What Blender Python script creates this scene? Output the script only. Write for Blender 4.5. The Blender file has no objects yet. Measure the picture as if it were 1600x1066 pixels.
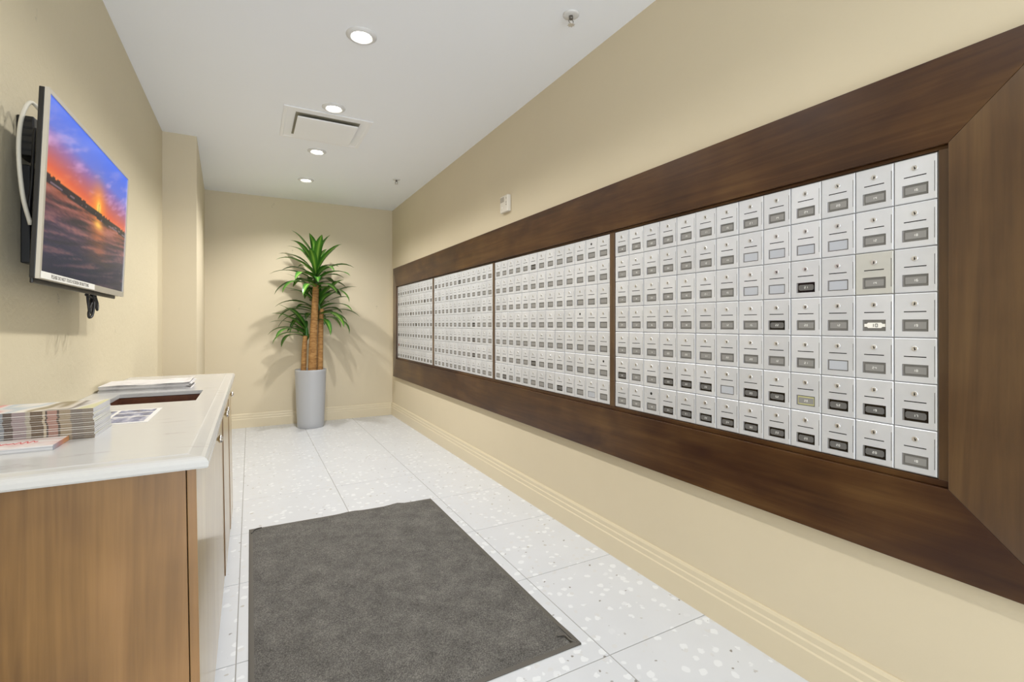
import bpy, bmesh, math, random
from mathutils import Vector, Matrix, noise

random.seed(7)
C = bpy.context.collection
SC = bpy.context.scene
PI = math.pi

# ------------------------------------------------------------------ camera
F = 750.0
TH = math.atan(409.0 / F)
cam = bpy.data.objects.new('camera', bpy.data.cameras.new('camera'))
C.objects.link(cam)
cam.location = (0, 0, 1.213)
cam.rotation_euler = (PI / 2, 0, -TH)
cam.data.sensor_width = 36
cam.data.lens = F / 1600 * 36
cam.data.shift_y = -26 / 1600
cam.data.clip_start = 0.02
SC.camera = cam

# ------------------------------------------------------------------ world, exposure, large light
w = bpy.data.worlds.new('world')
SC.world = w
w.use_nodes = True
w.node_tree.nodes['Background'].inputs[0].default_value = (0.9, 0.95, 1, 1)
w.node_tree.nodes['Background'].inputs[1].default_value = 0.6
vs = SC.view_settings
vs.view_transform = 'Standard'
vs.look = 'None'
vs.gamma = 1
vs.use_curve_mapping = False
vs.exposure = 0.09

def area_light(name, loc, rot, sx, sy, energy, color):
    l = bpy.data.lights.new(name, 'AREA')
    l.shape = 'RECTANGLE'
    l.size, l.size_y = sx, sy
    l.energy = energy
    l.color = color
    o = bpy.data.objects.new(name, l)
    o.location = loc
    o.rotation_euler = rot
    C.objects.link(o)
    return o
# added fill light behind the camera, standing in for an unseen lobby
REAR_FILL = area_light('rear_fill_light', (0.53, -2.3, 1.30), (math.radians(102), 0, 0), 2.1, 2.2, 84, (0.86, 0.92, 1.0))
DOWN_W = 62.0
DOWN_COL = (1.0, 0.975, 0.935)

# ------------------------------------------------------------------ helpers
def s2l(r, g, b):
    f = lambda c: (c / 255 / 12.92) if c / 255 <= 0.04045 else ((c / 255 + 0.055) / 1.055) ** 2.4
    return (f(r), f(g), f(b), 1)

class NT:
    def __init__(s, name):
        s.m = bpy.data.materials.new(name)
        s.m.use_nodes = True
        s.t = s.m.node_tree
        s.b = s.t.nodes['Principled BSDF']
    def n(s, kind, **kw):
        nd = s.t.nodes.new(kind)
        for k, v in kw.items():
            if k in nd.inputs.keys():
                nd.inputs[k].default_value = v
            else:
                setattr(nd, k, v)
        return nd
    def l(s, a, b):
        s.t.links.new(a, b)
    def set(s, **kw):
        names = dict(col='Base Color', rough='Roughness', metal='Metallic', spec='Specular IOR Level', ior='IOR',
                     coat='Coat Weight', coat_r='Coat Roughness', emit='Emission Color', es='Emission Strength',
                     trans='Transmission Weight', alpha='Alpha', coat_ior='Coat IOR')
        for k, v in kw.items():
            s.b.inputs[names[k]].default_value = v
        return s
    def coords(s, scale=(1, 1, 1), kind='Object'):
        tc = s.n('ShaderNodeTexCoord')
        mp = s.n('ShaderNodeMapping')
        mp.inputs['Scale'].default_value = scale
        s.l(tc.outputs[kind], mp.inputs['Vector'])
        return mp.outputs[0]
    def noise(s, vec, scale, detail=3, rough=0.55, dist=0.0):
        nd = s.n('ShaderNodeTexNoise')
        nd.inputs['Scale'].default_value = scale
        nd.inputs['Detail'].default_value = detail
        nd.inputs['Roughness'].default_value = rough
        nd.inputs['Distortion'].default_value = dist
        s.l(vec, nd.inputs['Vector'])
        return nd.outputs['Fac']
    def ramp(s, fac, stops, interp='LINEAR'):
        r = s.n('ShaderNodeValToRGB')
        r.color_ramp.interpolation = interp
        e = r.color_ramp.elements
        while len(e) < len(stops):
            e.new(0.5)
        for el, (p, c) in zip(e, stops):
            el.position = p
            el.color = c
        s.l(fac, r.inputs[0])
        return r.outputs[0]
    def mix(s, fac, a, b, mode='MIX'):
        m = s.n('ShaderNodeMix', data_type='RGBA', blend_type=mode)
        for sock, v in ((m.inputs[0], fac), (m.inputs[6], a), (m.inputs[7], b)):
            if hasattr(v, 'is_linked'):
                s.l(v, sock)
            else:
                sock.default_value = v
        return m.outputs[2]
    def base(s, sock):
        s.l(sock, s.b.inputs['Base Color'])
    def bump(s, h, strength=0.2, dist=0.002):
        b = s.n('ShaderNodeBump')
        b.inputs['Strength'].default_value = strength
        b.inputs['Distance'].default_value = dist
        s.l(h, b.inputs['Height'])
        s.l(b.outputs[0], s.b.inputs['Normal'])

def plain(name, col, **kw):
    return NT(name).set(col=col, **kw).m

def add_box(bm, x0, x1, y0, y1, z0, z1, mi=0, bev=0.0):
    vs_ = [bm.verts.new(p) for p in ((x0, y0, z0), (x1, y0, z0), (x1, y1, z0), (x0, y1, z0),
                                     (x0, y0, z1), (x1, y0, z1), (x1, y1, z1), (x0, y1, z1))]
    fs = []
    for idx in ((0, 3, 2, 1), (4, 5, 6, 7), (0, 1, 5, 4), (1, 2, 6, 5), (2, 3, 7, 6), (3, 0, 4, 7)):
        f = bm.faces.new([vs_[i] for i in idx])
        f.material_index = mi
        fs.append(f)
    if bev > 0:
        es = {e for f in fs for e in f.edges}
        r = bmesh.ops.bevel(bm, geom=list(es), offset=bev, segments=2, affect='EDGES', profile=0.5)
        for f in r['faces']:
            f.material_index = mi
    return fs

def box(x0, x1, y0, y1, z0, z1, bev=0.0):
    bm = bmesh.new()
    add_box(bm, x0, x1, y0, y1, z0, z1, 0, bev)
    return bm

def add_lathe(bm, prof, cx=0, cy=0, cz=0, n=32, mi=0, cap0=True, cap1=True, smooth=True, M=None):
    """prof: (radius, height) list, spun about z (or about the axis of matrix M)."""
    rings = []
    for r, z in prof:
        ring = []
        for k in range(n):
            a = 2 * PI * k / n
            p = Vector((r * math.cos(a), r * math.sin(a), z))
            if M:
                p = M @ p
            ring.append(bm.verts.new((p.x + cx, p.y + cy, p.z + cz)))
        rings.append(ring)
    for a, b in zip(rings, rings[1:]):
        for k in range(n):
            f = bm.faces.new((a[k], a[(k + 1) % n], b[(k + 1) % n], b[k]))
            f.smooth = smooth
            f.material_index = mi
    if cap0:
        f = bm.faces.new(rings[0][::-1]); f.material_index = mi
    if cap1:
        f = bm.faces.new(rings[-1]); f.material_index = mi

def add_tube(bm, pts, radii, n=8, mi=0, caps=True):
    pts = [Vector(p) for p in pts]
    if not hasattr(radii, '__len__'):
        radii = [radii] * len(pts)
    rings = []
    ref = Vector((0.31, 0.17, 0.93)).normalized()
    for i, p in enumerate(pts):
        t = (pts[min(i + 1, len(pts) - 1)] - pts[max(i - 1, 0)]).normalized()
        a = t.cross(ref)
        if a.length < 1e-3:
            a = t.cross(Vector((1, 0, 0)))
        a.normalize()
        b = t.cross(a)
        rings.append([bm.verts.new(p + radii[i] * (math.cos(2 * PI * k / n) * a + math.sin(2 * PI * k / n) * b)) for k in range(n)])
    for a, b in zip(rings, rings[1:]):
        for k in range(n):
            f = bm.faces.new((a[k], a[(k + 1) % n], b[(k + 1) % n], b[k]))
            f.smooth = True
            f.material_index = mi
    if caps:
        bm.faces.new(rings[0][::-1]).material_index = mi
        bm.faces.new(rings[-1]).material_index = mi

def curve_pts(ctrl, n=40):
    P = [Vector(c) for c in ctrl]
    P = [2 * P[0] - P[1]] + P + [2 * P[-1] - P[-2]]
    out = []
    segs = len(P) - 3
    for i in range(n + 1):
        u = i / n * segs
        k = min(int(u), segs - 1)
        t = u - k
        a, b, c, d = P[k:k + 4]
        out.append(0.5 * ((2 * b) + (c - a) * t + (2 * a - 5 * b + 4 * c - d) * t * t + (-a + 3 * b - 3 * c + d) * t ** 3))
    return out

def mesh_of(name, bm, mats, fix=True):
    if fix:
        bmesh.ops.recalc_face_normals(bm, faces=bm.faces[:])
    me = bpy.data.meshes.new(name)
    bm.to_mesh(me)
    bm.free()
    for m in (mats if isinstance(mats, (list, tuple)) else [mats]):
        me.materials.append(m)
    return me

def put(name, me, parent=None, loc=(0, 0, 0), rot=(0, 0, 0)):
    o = bpy.data.objects.new(name, me)
    C.objects.link(o)
    o.location = loc
    o.rotation_euler = rot
    if parent:
        o.parent = parent
    return o

def obj(name, bm, mats, parent=None, fix=True, origin=None):
    """World-space bmesh -> object. With a parent, the vertices go to the root's local space."""
    if parent is not None:
        root = parent
        while root.parent:
            root = root.parent
        bmesh.ops.translate(bm, verts=bm.verts[:], vec=-Vector(root.location))
    elif origin is not None:
        bmesh.ops.translate(bm, verts=bm.verts[:], vec=-Vector(origin))
    o = put(name, mesh_of(name, bm, mats, fix), parent)
    if parent is None and origin is not None:
        o.location = origin
    return o

def lobj(name, bm, mats, parent, fix=True):
    """bmesh already in the root's local space."""
    return put(name, mesh_of(name, bm, mats, fix), parent)

def tag(o, label, cat, group=None, kind=None):
    if label: o['label'] = label
    if cat: o['category'] = cat
    if group: o['group'] = group
    if kind: o['kind'] = kind
    return o

def thing(name, label, cat, loc=(0, 0, 0), rot=(0, 0, 0), group=None):
    o = bpy.data.objects.new(name, None)
    o.empty_display_size = 0.05
    C.objects.link(o)
    o.location = loc
    o.rotation_euler = rot
    return tag(o, label, cat, group)

def struct(name, bm, mats, parent=None, fix=True):
    o = obj(name, bm, mats, parent, fix)
    if parent is None:
        o['kind'] = 'structure'
    return o

def text_mesh(body, size, mat, depth=0.0002):
    cu = bpy.data.curves.new('lettering', 'FONT')
    cu.body = body
    cu.size = size
    cu.align_x = 'CENTER'
    cu.align_y = 'CENTER'
    cu.extrude = depth
    o = bpy.data.objects.new('lettering', cu)
    C.objects.link(o)
    bpy.context.view_layer.update()
    dg = bpy.context.evaluated_depsgraph_get()
    me = bpy.data.meshes.new_from_object(o.evaluated_get(dg))
    bpy.data.objects.remove(o)
    bpy.data.curves.remove(cu)
    me.materials.clear()
    me.materials.append(mat)
    me.transform(Matrix.Rotation(PI / 2, 4, 'X'))     # reads in the x-z plane, facing -y
    return me

# ------------------------------------------------------------------ materials
def wall_mat(name, col, bump=0.25, scratch=False):
    s = NT(name)
    v = s.coords()
    n1 = s.noise(v, 1.3, 5, 0.6)
    n2 = s.noise(v, 9, 4, 0.6)
    c = s.mix(n1, tuple(x * 0.95 for x in col[:3]) + (1,), tuple(min(1, x * 1.05) for x in col[:3]) + (1,))
    # small scuffs: rare short dark marks
    vs_ = s.n('ShaderNodeTexVoronoi', feature='F1')
    vs_.inputs['Scale'].default_value = 5.5
    d = s.noise(v, 14, 3, 0.6)
    mp = s.coords((1, 1.0, 0.45))
    md = s.mix(0.22, mp, d)
    s.l(md, vs_.inputs['Vector'])
    k = s.ramp(vs_.outputs['Distance'], [(0.0, (1, 1, 1, 1)), (0.045, (1, 1, 1, 1)), (0.06, (0, 0, 0, 1))])
    gate = s.ramp(s.noise(v, 2.3, 2), [(0.54, (0, 0, 0, 1)), (0.62, (0.45, 0.45, 0.45, 1))])
    k2 = s.mix(1.0, k, gate, 'MULTIPLY')
    c = s.mix(k2, c, tuple(x * 0.45 for x in col[:3]) + (1,))
    s.base(c)
    s.set(rough=0.55, spec=0.3)
    m = s.mix(0.6, n2, s.noise(v, 55 if not scratch else 26, 5, 0.65, 0.6 if scratch else 0))
    s.bump(m, bump, 0.004)
    return s.m

M = {}
M['wall'] = wall_mat('beige_plaster', s2l(211, 199, 173), 0.12)
M['wall_left'] = wall_mat('rough_beige_plaster', s2l(208, 197, 169), 0.9, True)
M['baseboard'] = NT('beige_gloss_paint').set(col=s2l(215, 203, 176), rough=0.35, spec=0.4).m
s = NT('white_ceiling_paint'); v = s.coords()
s.base(s.mix(s.noise(v, 1.1, 3), s2l(240, 243, 248), s2l(243, 246, 251))); s.set(rough=0.7)
M['ceiling'] = s.m

# terrazzo tile
s = NT('terrazzo'); v = s.coords()
oi = s.n('ShaderNodeObjectInfo')
add = s.n('ShaderNodeVectorMath', operation='ADD')
cmb = s.n('ShaderNodeVectorMath', operation='SCALE')
cmb.inputs[0].default_value = (37, 53, 19)
s.l(oi.outputs['Random'], cmb.inputs['Scale'])
s.l(v, add.inputs[0]); s.l(cmb.outputs[0], add.inputs[1])
vv = add.outputs[0]
c = s.mix(s.noise(vv, 5, 4), s2l(200, 203, 208), s2l(210, 213, 218))
dn = s.noise(vv, 30, 2)
def chips(scale, thr, gate_lo, col, c):
    vo = s.n('ShaderNodeTexVoronoi', feature='F1')
    vo.inputs['Scale'].default_value = scale
    s.l(s.mix(0.03, vv, dn), vo.inputs['Vector'])
    k = s.ramp(vo.outputs['Distance'], [(0, (1, 1, 1, 1)), (thr, (1, 1, 1, 1)), (thr + 0.06, (0, 0, 0, 1))])
    sep = s.n('ShaderNodeSeparateColor')
    s.l(vo.outputs['Color'], sep.inputs[0])
    g = s.ramp(sep.outputs[0], [(gate_lo, (0, 0, 0, 1)), (gate_lo + 0.02, (1, 1, 1, 1))])
    return s.mix(s.mix(1.0, k, g, 'MULTIPLY'), c, col)
c = chips(24, 0.32, 0.62, s2l(221, 224, 228), c)
c = chips(30, 0.30, 0.80, s2l(204, 205, 207), c)
c = chips(22, 0.15, 0.86, s2l(180, 178, 174), c)
c = chips(40, 0.17, 0.93, s2l(138, 135, 131), c)
s.base(c); s.set(rough=0.32, spec=0.4)
M['tile'] = s.m
M['grout'] = plain('grey_grout', s2l(150, 148, 144), rough=0.8)

def wood_mat(name, grain_axis, dark, mid, light, rough=0.32, coat=0.4, scale=1.0, coat_r=0.15, spec=0.5, red=False):
    s = NT(name)
    sc = [9.0, 9.0, 9.0]
    sc['xyz'.index(grain_axis)] = 0.55
    v = s.coords(tuple(x * scale for x in sc))
    g = s.noise(v, 1.0, 6, 0.62, 1.6)
    sc2 = [70.0, 70.0, 70.0]
    sc2['xyz'.index(grain_axis)] = 2.2
    fine = s.noise(s.coords(tuple(sc2)), 1.0, 3, 0.6, 0.3)
    blot = s.noise(s.coords(), 2.6, 3, 0.5)
    f1 = s.mix(0.5, g, blot)
    c = s.ramp(f1, [(0.32, dark), (0.5, mid), (0.68, light)])
    c = s.mix(0.16, c, s.ramp(fine, [(0.35, dark), (0.65, light)]))
    if red:          # darker red-brown patches mixed in by noise
        pat = s.noise(s.coords((1.6, 0.9, 2.4)), 1.0, 4, 0.65, 0.5)
        c = s.mix(s.ramp(pat, [(0.52, (0, 0, 0, 1)), (0.66, (0.85, 0.85, 0.85, 1))]), c, s2l(44, 18, 10))
    s.base(c)
    s.set(rough=rough, coat=coat, coat_r=coat_r, spec=spec)
    s.bump(fine, 0.05, 0.001)
    return s.m
DK, MD, LT = s2l(46, 28, 16), s2l(76, 52, 30), s2l(102, 76, 46)
M['wood_h'] = wood_mat('walnut_veneer_horizontal', 'y', s2l(40, 19, 10), s2l(70, 43, 20), s2l(98, 70, 38), red=True, coat=0.15, spec=0.3, rough=0.36)
M['wood_v'] = wood_mat('walnut_veneer_vertical', 'z', DK, MD, LT)
M['wood_end'] = wood_mat('brown_cabinet_veneer', 'z', s2l(88, 60, 30), s2l(128, 94, 52), s2l(160, 120, 74), rough=0.35, coat=0.4, scale=0.55)
M['wood_door'] = wood_mat('brown_lacquered_veneer', 'z', s2l(150, 124, 76), s2l(176, 150, 100), s2l(196, 172, 124), rough=0.3, coat=0.55, scale=1.6, coat_r=0.12)
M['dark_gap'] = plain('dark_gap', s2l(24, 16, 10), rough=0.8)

def alu_mat(name, col, rough, metal):
    s = NT(name)
    v = s.coords()
    oi = s.n('ShaderNodeObjectInfo')
    r = s.ramp(oi.outputs['Random'], [(0, (0.9, 0.9, 0.9, 1)), (1, (1, 1, 1, 1))])
    sm = s.n('ShaderNodeTexNoise'); sm.inputs['Scale'].default_value = 14; sm.inputs['Detail'].default_value = 4
    add = s.n('ShaderNodeVectorMath', operation='ADD'); sc = s.n('ShaderNodeVectorMath', operation='SCALE')
    sc.inputs[0].default_value = (31, 17, 23); s.l(oi.outputs['Random'], sc.inputs['Scale'])
    s.l(v, add.inputs[0]); s.l(sc.outputs[0], add.inputs[1]); s.l(add.outputs[0], sm.inputs['Vector'])
    smk = s.ramp(sm.outputs['Fac'], [(0.35, (0.93, 0.93, 0.93, 1)), (0.65, (1, 1, 1, 1))])
    c = s.mix(1.0, s.mix(1.0, col, r, 'MULTIPLY'), smk, 'MULTIPLY')
    s.base(c)
    s.l(s.ramp(sm.outputs['Fac'], [(0.3, (rough + .08,) * 3 + (1,)), (0.7, (rough,) * 3 + (1,))]), s.b.inputs['Roughness'])
    s.set(metal=metal)
    return s.m
M['alu'] = alu_mat('brushed_aluminium', s2l(222, 225, 231), 0.38, 0.4)
M['alu_dull'] = alu_mat('dull_aluminium', s2l(205, 205, 200), 0.5, 0.4)
M['alu_dark'] = plain('casing_aluminium', s2l(150, 150, 152), rough=0.45, metal=0.7)
M['black'] = plain('black_hole', s2l(14, 13, 13), rough=0.7)
M['chrome'] = plain('bright_nickel', s2l(225, 222, 218), rough=0.18, metal=1.0)
M['lock'] = plain('lock_face', s2l(222, 221, 220), rough=0.28, metal=0.75)
M['win_grey'] = plain('grey_window_plastic', s2l(112, 111, 109), rough=0.22)
M['win_dark'] = plain('dark_open_window', s2l(22, 20, 19), rough=0.15)
M['win_white'] = plain('paper_behind_window', s2l(180, 184, 192), rough=0.25)
M['win_yellow'] = plain('yellow_paper_behind_window', s2l(190, 188, 140), rough=0.3)
M['win_red'] = plain('red_label', s2l(120, 60, 55), rough=0.4)
M['plate_grey'] = plain('grey_number_plate', s2l(138, 137, 135), rough=0.35)
M['plate_dim'] = plain('dim_number_plate', s2l(100, 99, 98), rough=0.35)
M['white_ink'] = plain('white_numerals', s2l(240, 240, 238), rough=0.5)
M['black_ink'] = plain('black_numerals', s2l(40, 38, 38), rough=0.5)
M['white_plate'] = plain('white_sticker', s2l(238, 236, 230), rough=0.5)

# counter marble
s = NT('cream_marble'); v = s.coords()
vein = s.noise(s.coords((2.2, 9, 9)), 1.4, 6, 0.6, 1.2)
c = s.ramp(vein, [(0.0, s2l(196, 196, 195)), (0.33, s2l(196, 196, 195)), (0.36, s2l(184, 182, 179)), (0.39, s2l(197, 197, 196)), (1, s2l(200, 200, 199))])
s.base(c); s.set(rough=0.14, spec=0.5)
M['marble'] = s.m

# mat
s = NT('charcoal_carpet'); v = s.coords()
f1 = s.noise(v, 230, 3, 0.8); f2 = s.noise(v, 9, 6, 0.68); f3 = s.noise(v, 90, 3, 0.6)
c = s.ramp(s.mix(0.26, f1, f2), [(0.32, s2l(48, 47, 45)), (0.5, s2l(98, 96, 93)), (0.66, s2l(140, 137, 132))])
lint = s.n('ShaderNodeTexVoronoi', feature='F1'); lint.inputs['Scale'].default_value = 16
s.l(v, lint.inputs['Vector'])
lk = s.ramp(lint.outputs['Distance'], [(0, (1, 1, 1, 1)), (0.03, (1, 1, 1, 1)), (0.045, (0, 0, 0, 1))])
c = s.mix(s.mix(1.0, lk, (0.5, 0.5, 0.5, 1), 'MULTIPLY'), c, s2l(175, 170, 165))
s.base(c); s.set(rough=0.95, spec=0.1); s.bump(s.mix(0.5, f1, f3), 0.7, 0.004)
M['carpet'] = s.m
M['rubber'] = plain('grey_rubber', s2l(88, 84, 78), rough=0.7)

# plant
s = NT('glossy_leaf')
tc = s.n('ShaderNodeTexCoord'); sx = s.n('ShaderNodeSeparateXYZ')
s.l(tc.outputs['UV'], sx.inputs[0])
stripe = s.ramp(sx.outputs[0], [(0.0, s2l(50, 96, 38)), (0.30, s2l(72, 124, 46)), (0.5, s2l(140, 178, 84)), (0.70, s2l(72, 124, 46)), (1.0, s2l(50, 96, 38))])
oi = s.n('ShaderNodeObjectInfo')
tint = s.ramp(oi.outputs['Random'], [(0, (0.55, 0.62, 0.6, 1)), (0.5, (0.9, 0.95, 0.8, 1)), (1, (1.15, 1.1, 0.9, 1))])
s.base(s.mix(1.0, stripe, tint, 'MULTIPLY')); s.set(rough=0.33, spec=0.45)
M['leaf'] = s.m
s = NT('cane_bark')
v = s.coords((1, 1, 3.2))
f = s.noise(v, 18, 5, 0.6); rg = s.n('ShaderNodeTexWave', wave_type='BANDS', bands_direction='Z')
rg.inputs['Scale'].default_value = 9; rg.inputs['Distortion'].default_value = 4; rg.inputs['Detail'].default_value = 2
s.l(s.coords(), rg.inputs['Vector'])
c = s.ramp(s.mix(0.07, f, rg.outputs['Fac']), [(0.25, s2l(112, 76, 40)), (0.5, s2l(166, 122, 70)), (0.8, s2l(198, 160, 104))])
s.base(c); s.set(rough=0.8); s.bump(rg.outputs['Fac'], 0.1, 0.002)
M['cane'] = s.m
M['pot'] = NT('pale_grey_planter').set(col=s2l(176, 178, 182), rough=0.38, spec=0.4).m
s = NT('bark_soil'); s.base(s.ramp(s.noise(s.coords(), 60, 4), [(0.3, s2l(48, 34, 24)), (0.7, s2l(120, 86, 58))])); s.set(rough=0.95); M['soil'] = s.m

M['silver'] = plain('silver_bezel', s2l(196, 190, 178), rough=0.35, metal=0.4)
M['gloss_black'] = plain('black_plastic', s2l(18, 17, 17), rough=0.35)
M['cable_black'] = plain('black_cable', s2l(16, 15, 15), rough=0.5)
M['cable_white'] = plain('white_cable', s2l(206, 200, 184), rough=0.5)
M['white_plastic'] = plain('white_plastic', s2l(222, 216, 204), rough=0.4)
M['grey_print'] = plain('grey_print', s2l(150, 142, 128), rough=0.6)
M['white_trim'] = plain('white_enamel', s2l(218, 218, 217), rough=0.35)
M['vent_white'] = plain('white_vent_paint', s2l(243, 244, 246), rough=0.5)
M['reflector'] = plain('lamp_reflector', s2l(235, 235, 232), rough=0.2, metal=0.3)
M['lamp'] = NT('lit_lamp').set(col=(1, 1, 1, 1), emit=(1, 0.96, 0.9, 1), es=14).m
M['vent_dark'] = plain('duct_shadow', s2l(150, 146, 130), rough=0.8)

# ------------------------------------------------------------------ room
XL, XR, YB, YF, ZC = -0.612, 1.68, 6.45, -2.42, 2.743
# floor: grout bed with separate tiles
floor = struct('floor', box(XL, XR, YF, YB, -0.06, -0.002), M['grout'])
xe = [XL, -0.045, 0.560, 1.158, XR]
ye = [1.374 + 0.603 * n for n in range(-6, 9)]
ye = [YF] + ye + [YB]
J = 0.0017
for j in range(len(ye) - 1):
    for i in range(4):
        bm = bmesh.new()
        x0, x1 = xe[i] + (J if i else 0), xe[i + 1] - (J if i < 3 else 0)
        y0, y1 = ye[j] + J, ye[j + 1] - J
        cx, cy = (x0 + x1) / 2, (y0 + y1) / 2
        b = 0.0008
        lo = [(x0, y0), (x1, y0), (x1, y1), (x0, y1)]
        hi = [(x0 + b, y0 + b), (x1 - b, y0 + b), (x1 - b, y1 - b), (x0 + b, y1 - b)]
        L0 = [bm.verts.new((p[0] - cx, p[1] - cy, -0.010)) for p in lo]
        L1 = [bm.verts.new((p[0] - cx, p[1] - cy, -b)) for p in lo]
        L2 = [bm.verts.new((p[0] - cx, p[1] - cy, 0.0)) for p in hi]
        for A, B in ((L0, L1), (L1, L2)):
            for k in range(4):
                bm.faces.new((A[k], A[(k + 1) % 4], B[(k + 1) % 4], B[k]))
        bm.faces.new(L2)
        put('tile', mesh_of('tile', bm, M['tile']), floor, (cx, cy, 0))
struct('ceiling', box(XL - .1, XR + .1, YF, YB + .1, ZC, ZC + 0.1), M['ceiling'])
struct('wall_right', box(XR, XR + 0.1, YF, YB + 0.1, -0.06, ZC), M['wall'])
struct('wall_left', box(XL - 0.1, XL, YF, YB + 0.1, -0.06, ZC), M['wall_left'])
struct('wall_back', box(XL, XR, YB, YB + 0.1, -0.06, ZC), M['wall'])
# square pier at the far end of the left wall
def pillar_bm():
    bm = bmesh.new()
    P = [(XL, 4.66), (-0.383, 4.66), (-0.455, YB), (XL, YB)]
    a = [bm.verts.new((x, y, 0)) for x, y in P]
    b = [bm.verts.new((x, y, ZC)) for x, y in P]
    bm.faces.new(a[::-1]); bm.faces.new(b)
    for k in range(4):
        bm.faces.new((a[k], a[(k + 1) % 4], b[(k + 1) % 4], b[k]))
    return bm
struct('wall_pillar', pillar_bm(), M['wall'])

def base_profile(bm, p0, p1, nx, ny):
    """stepped baseboard from p0 to p1, standing out along (nx, ny)"""
    prof = [(0, 0), (0.016, 0), (0.016, 0.100), (0.0125, 0.106), (0.0125, 0.128), (0.009, 0.134), (0.009, 0.154), (0.0045, 0.166), (0, 0.166)]
    A = [bm.verts.new((p0[0] + nx * d, p0[1] + ny * d, z)) for d, z in prof]
    B = [bm.verts.new((p1[0] + nx * d, p1[1] + ny * d, z)) for d, z in prof]
    for k in range(len(prof) - 1):
        bm.faces.new((A[k], B[k], B[k + 1], A[k + 1]))
    bm.faces.new(A); bm.faces.new(B)
for nm, p0, p1, nx, ny in (('baseboard_right', (XR, YF), (XR, YB), -1, 0), ('baseboard_back', (-0.455, YB), (XR - 0.016, YB), 0, -1),
                           ('baseboard_left', (XL, 3.56), (XL, 4.66), 1, 0)):
    bm = bmesh.new(); base_profile(bm, p0, p1, nx, ny)
    struct(nm, bm, M['baseboard'])
bm = bmesh.new(); base_profile(bm, (-0.383, 4.66 - 0.016), (-0.455, YB - 0.016), 1, 0); base_profile(bm, (XL + 0.016, 4.66), (-0.383, 4.66), 0, -1)
struct('baseboard_pillar', bm, M['baseboard'])

# ------------------------------------------------------------------ walnut surround on the right wall
Y0o, Y1o, Z0o, Z1o = 0.33, 6.29, 0.532, 1.942      # outer edge
Y0i, Y1i, Z0i, Z1i = 0.572, 6.145, 0.768, 1.702    # inner edge
XS = 1.648
sur = thing('wall_surround', 'dark walnut panel surround with mitred corners framing the mailboxes on the right wall', 'panelling', (XR, 3.3, Z0o))
def board(name, quad, x0, x1, mat, bev=0.0015):
    bm = bmesh.new()
    a = [bm.verts.new((x0, y, z)) for y, z in quad]
    b = [bm.verts.new((x1, y, z)) for y, z in quad]
    n = len(quad)
    ff = bm.faces.new(a); bm.faces.new(b[::-1])
    for k in range(n):
        bm.faces.new((a[k], a[(k + 1) % n], b[(k + 1) % n], b[k]))
    bmesh.ops.bevel(bm, geom=list(ff.edges), offset=bev, segments=2, affect='EDGES', profile=0.5)
    return obj(name, bm, mat, sur)
g = 0.0004
board('top_board', [(Y0o + g, Z1o), (Y1o - g, Z1o), (Y1i - g, Z1i), (Y0i + g, Z1i)], XS, XR, M['wood_h'])
board('bottom_board', [(Y0o + g, Z0o), (Y1o - g, Z0o), (Y1i - g, Z0i), (Y0i + g, Z0i)], XS, XR, M['wood_h'])
board('side_board', [(Y0o, Z0o + g), (Y0o, Z1o - g), (Y0i, Z1i - g), (Y0i, Z0i + g)], XS, XR, M['wood_v'])
board('side_board', [(Y1o, Z0o + g), (Y1o, Z1o - g), (Y1i, Z1i - g), (Y1i, Z0i + g)], XS, XR, M['wood_v'])
BZ0, BZ1 = 0.786, 1.692
BANKS = [(6.118, 4.772), (4.728, 3.364), (3.328, 1.972), (1.934, 0.598)]   # far edge, near edge
# inner lips, a little behind the boards' face
LX = 1.661
board('inner_lip', [(Y0i + .003, Z1i - .001), (Y1i - .003, Z1i - .001), (Y1i - .003, BZ1), (Y0i + .003, BZ1)], LX, XR, M['wood_h'], 0.001)
board('inner_lip', [(Y0i + .003, Z0i + .001), (Y1i - .003, Z0i + .001), (Y1i - .003, BZ0), (Y0i + .003, BZ0)], LX, XR, M['wood_h'], 0.001)
board('inner_lip', [(Y0i + .003, BZ0), (0.597, BZ0), (0.597, BZ1), (Y0i + .003, BZ1)], LX, XR, M['wood_v'], 0.001)
board('inner_lip', [(6.119, BZ0), (Y1i - .003, BZ0), (Y1i - .003, BZ1), (6.119, BZ1)], LX, XR, M['wood_v'], 0.001)
for a, b in zip(BANKS, BANKS[1:]):
    board('divider', [(b[0] + .001, BZ0), (a[1] - .001, BZ0), (a[1] - .001, BZ1), (b[0] + .001, BZ1)], LX, XR, M['wood_v'], 0.001)

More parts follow.
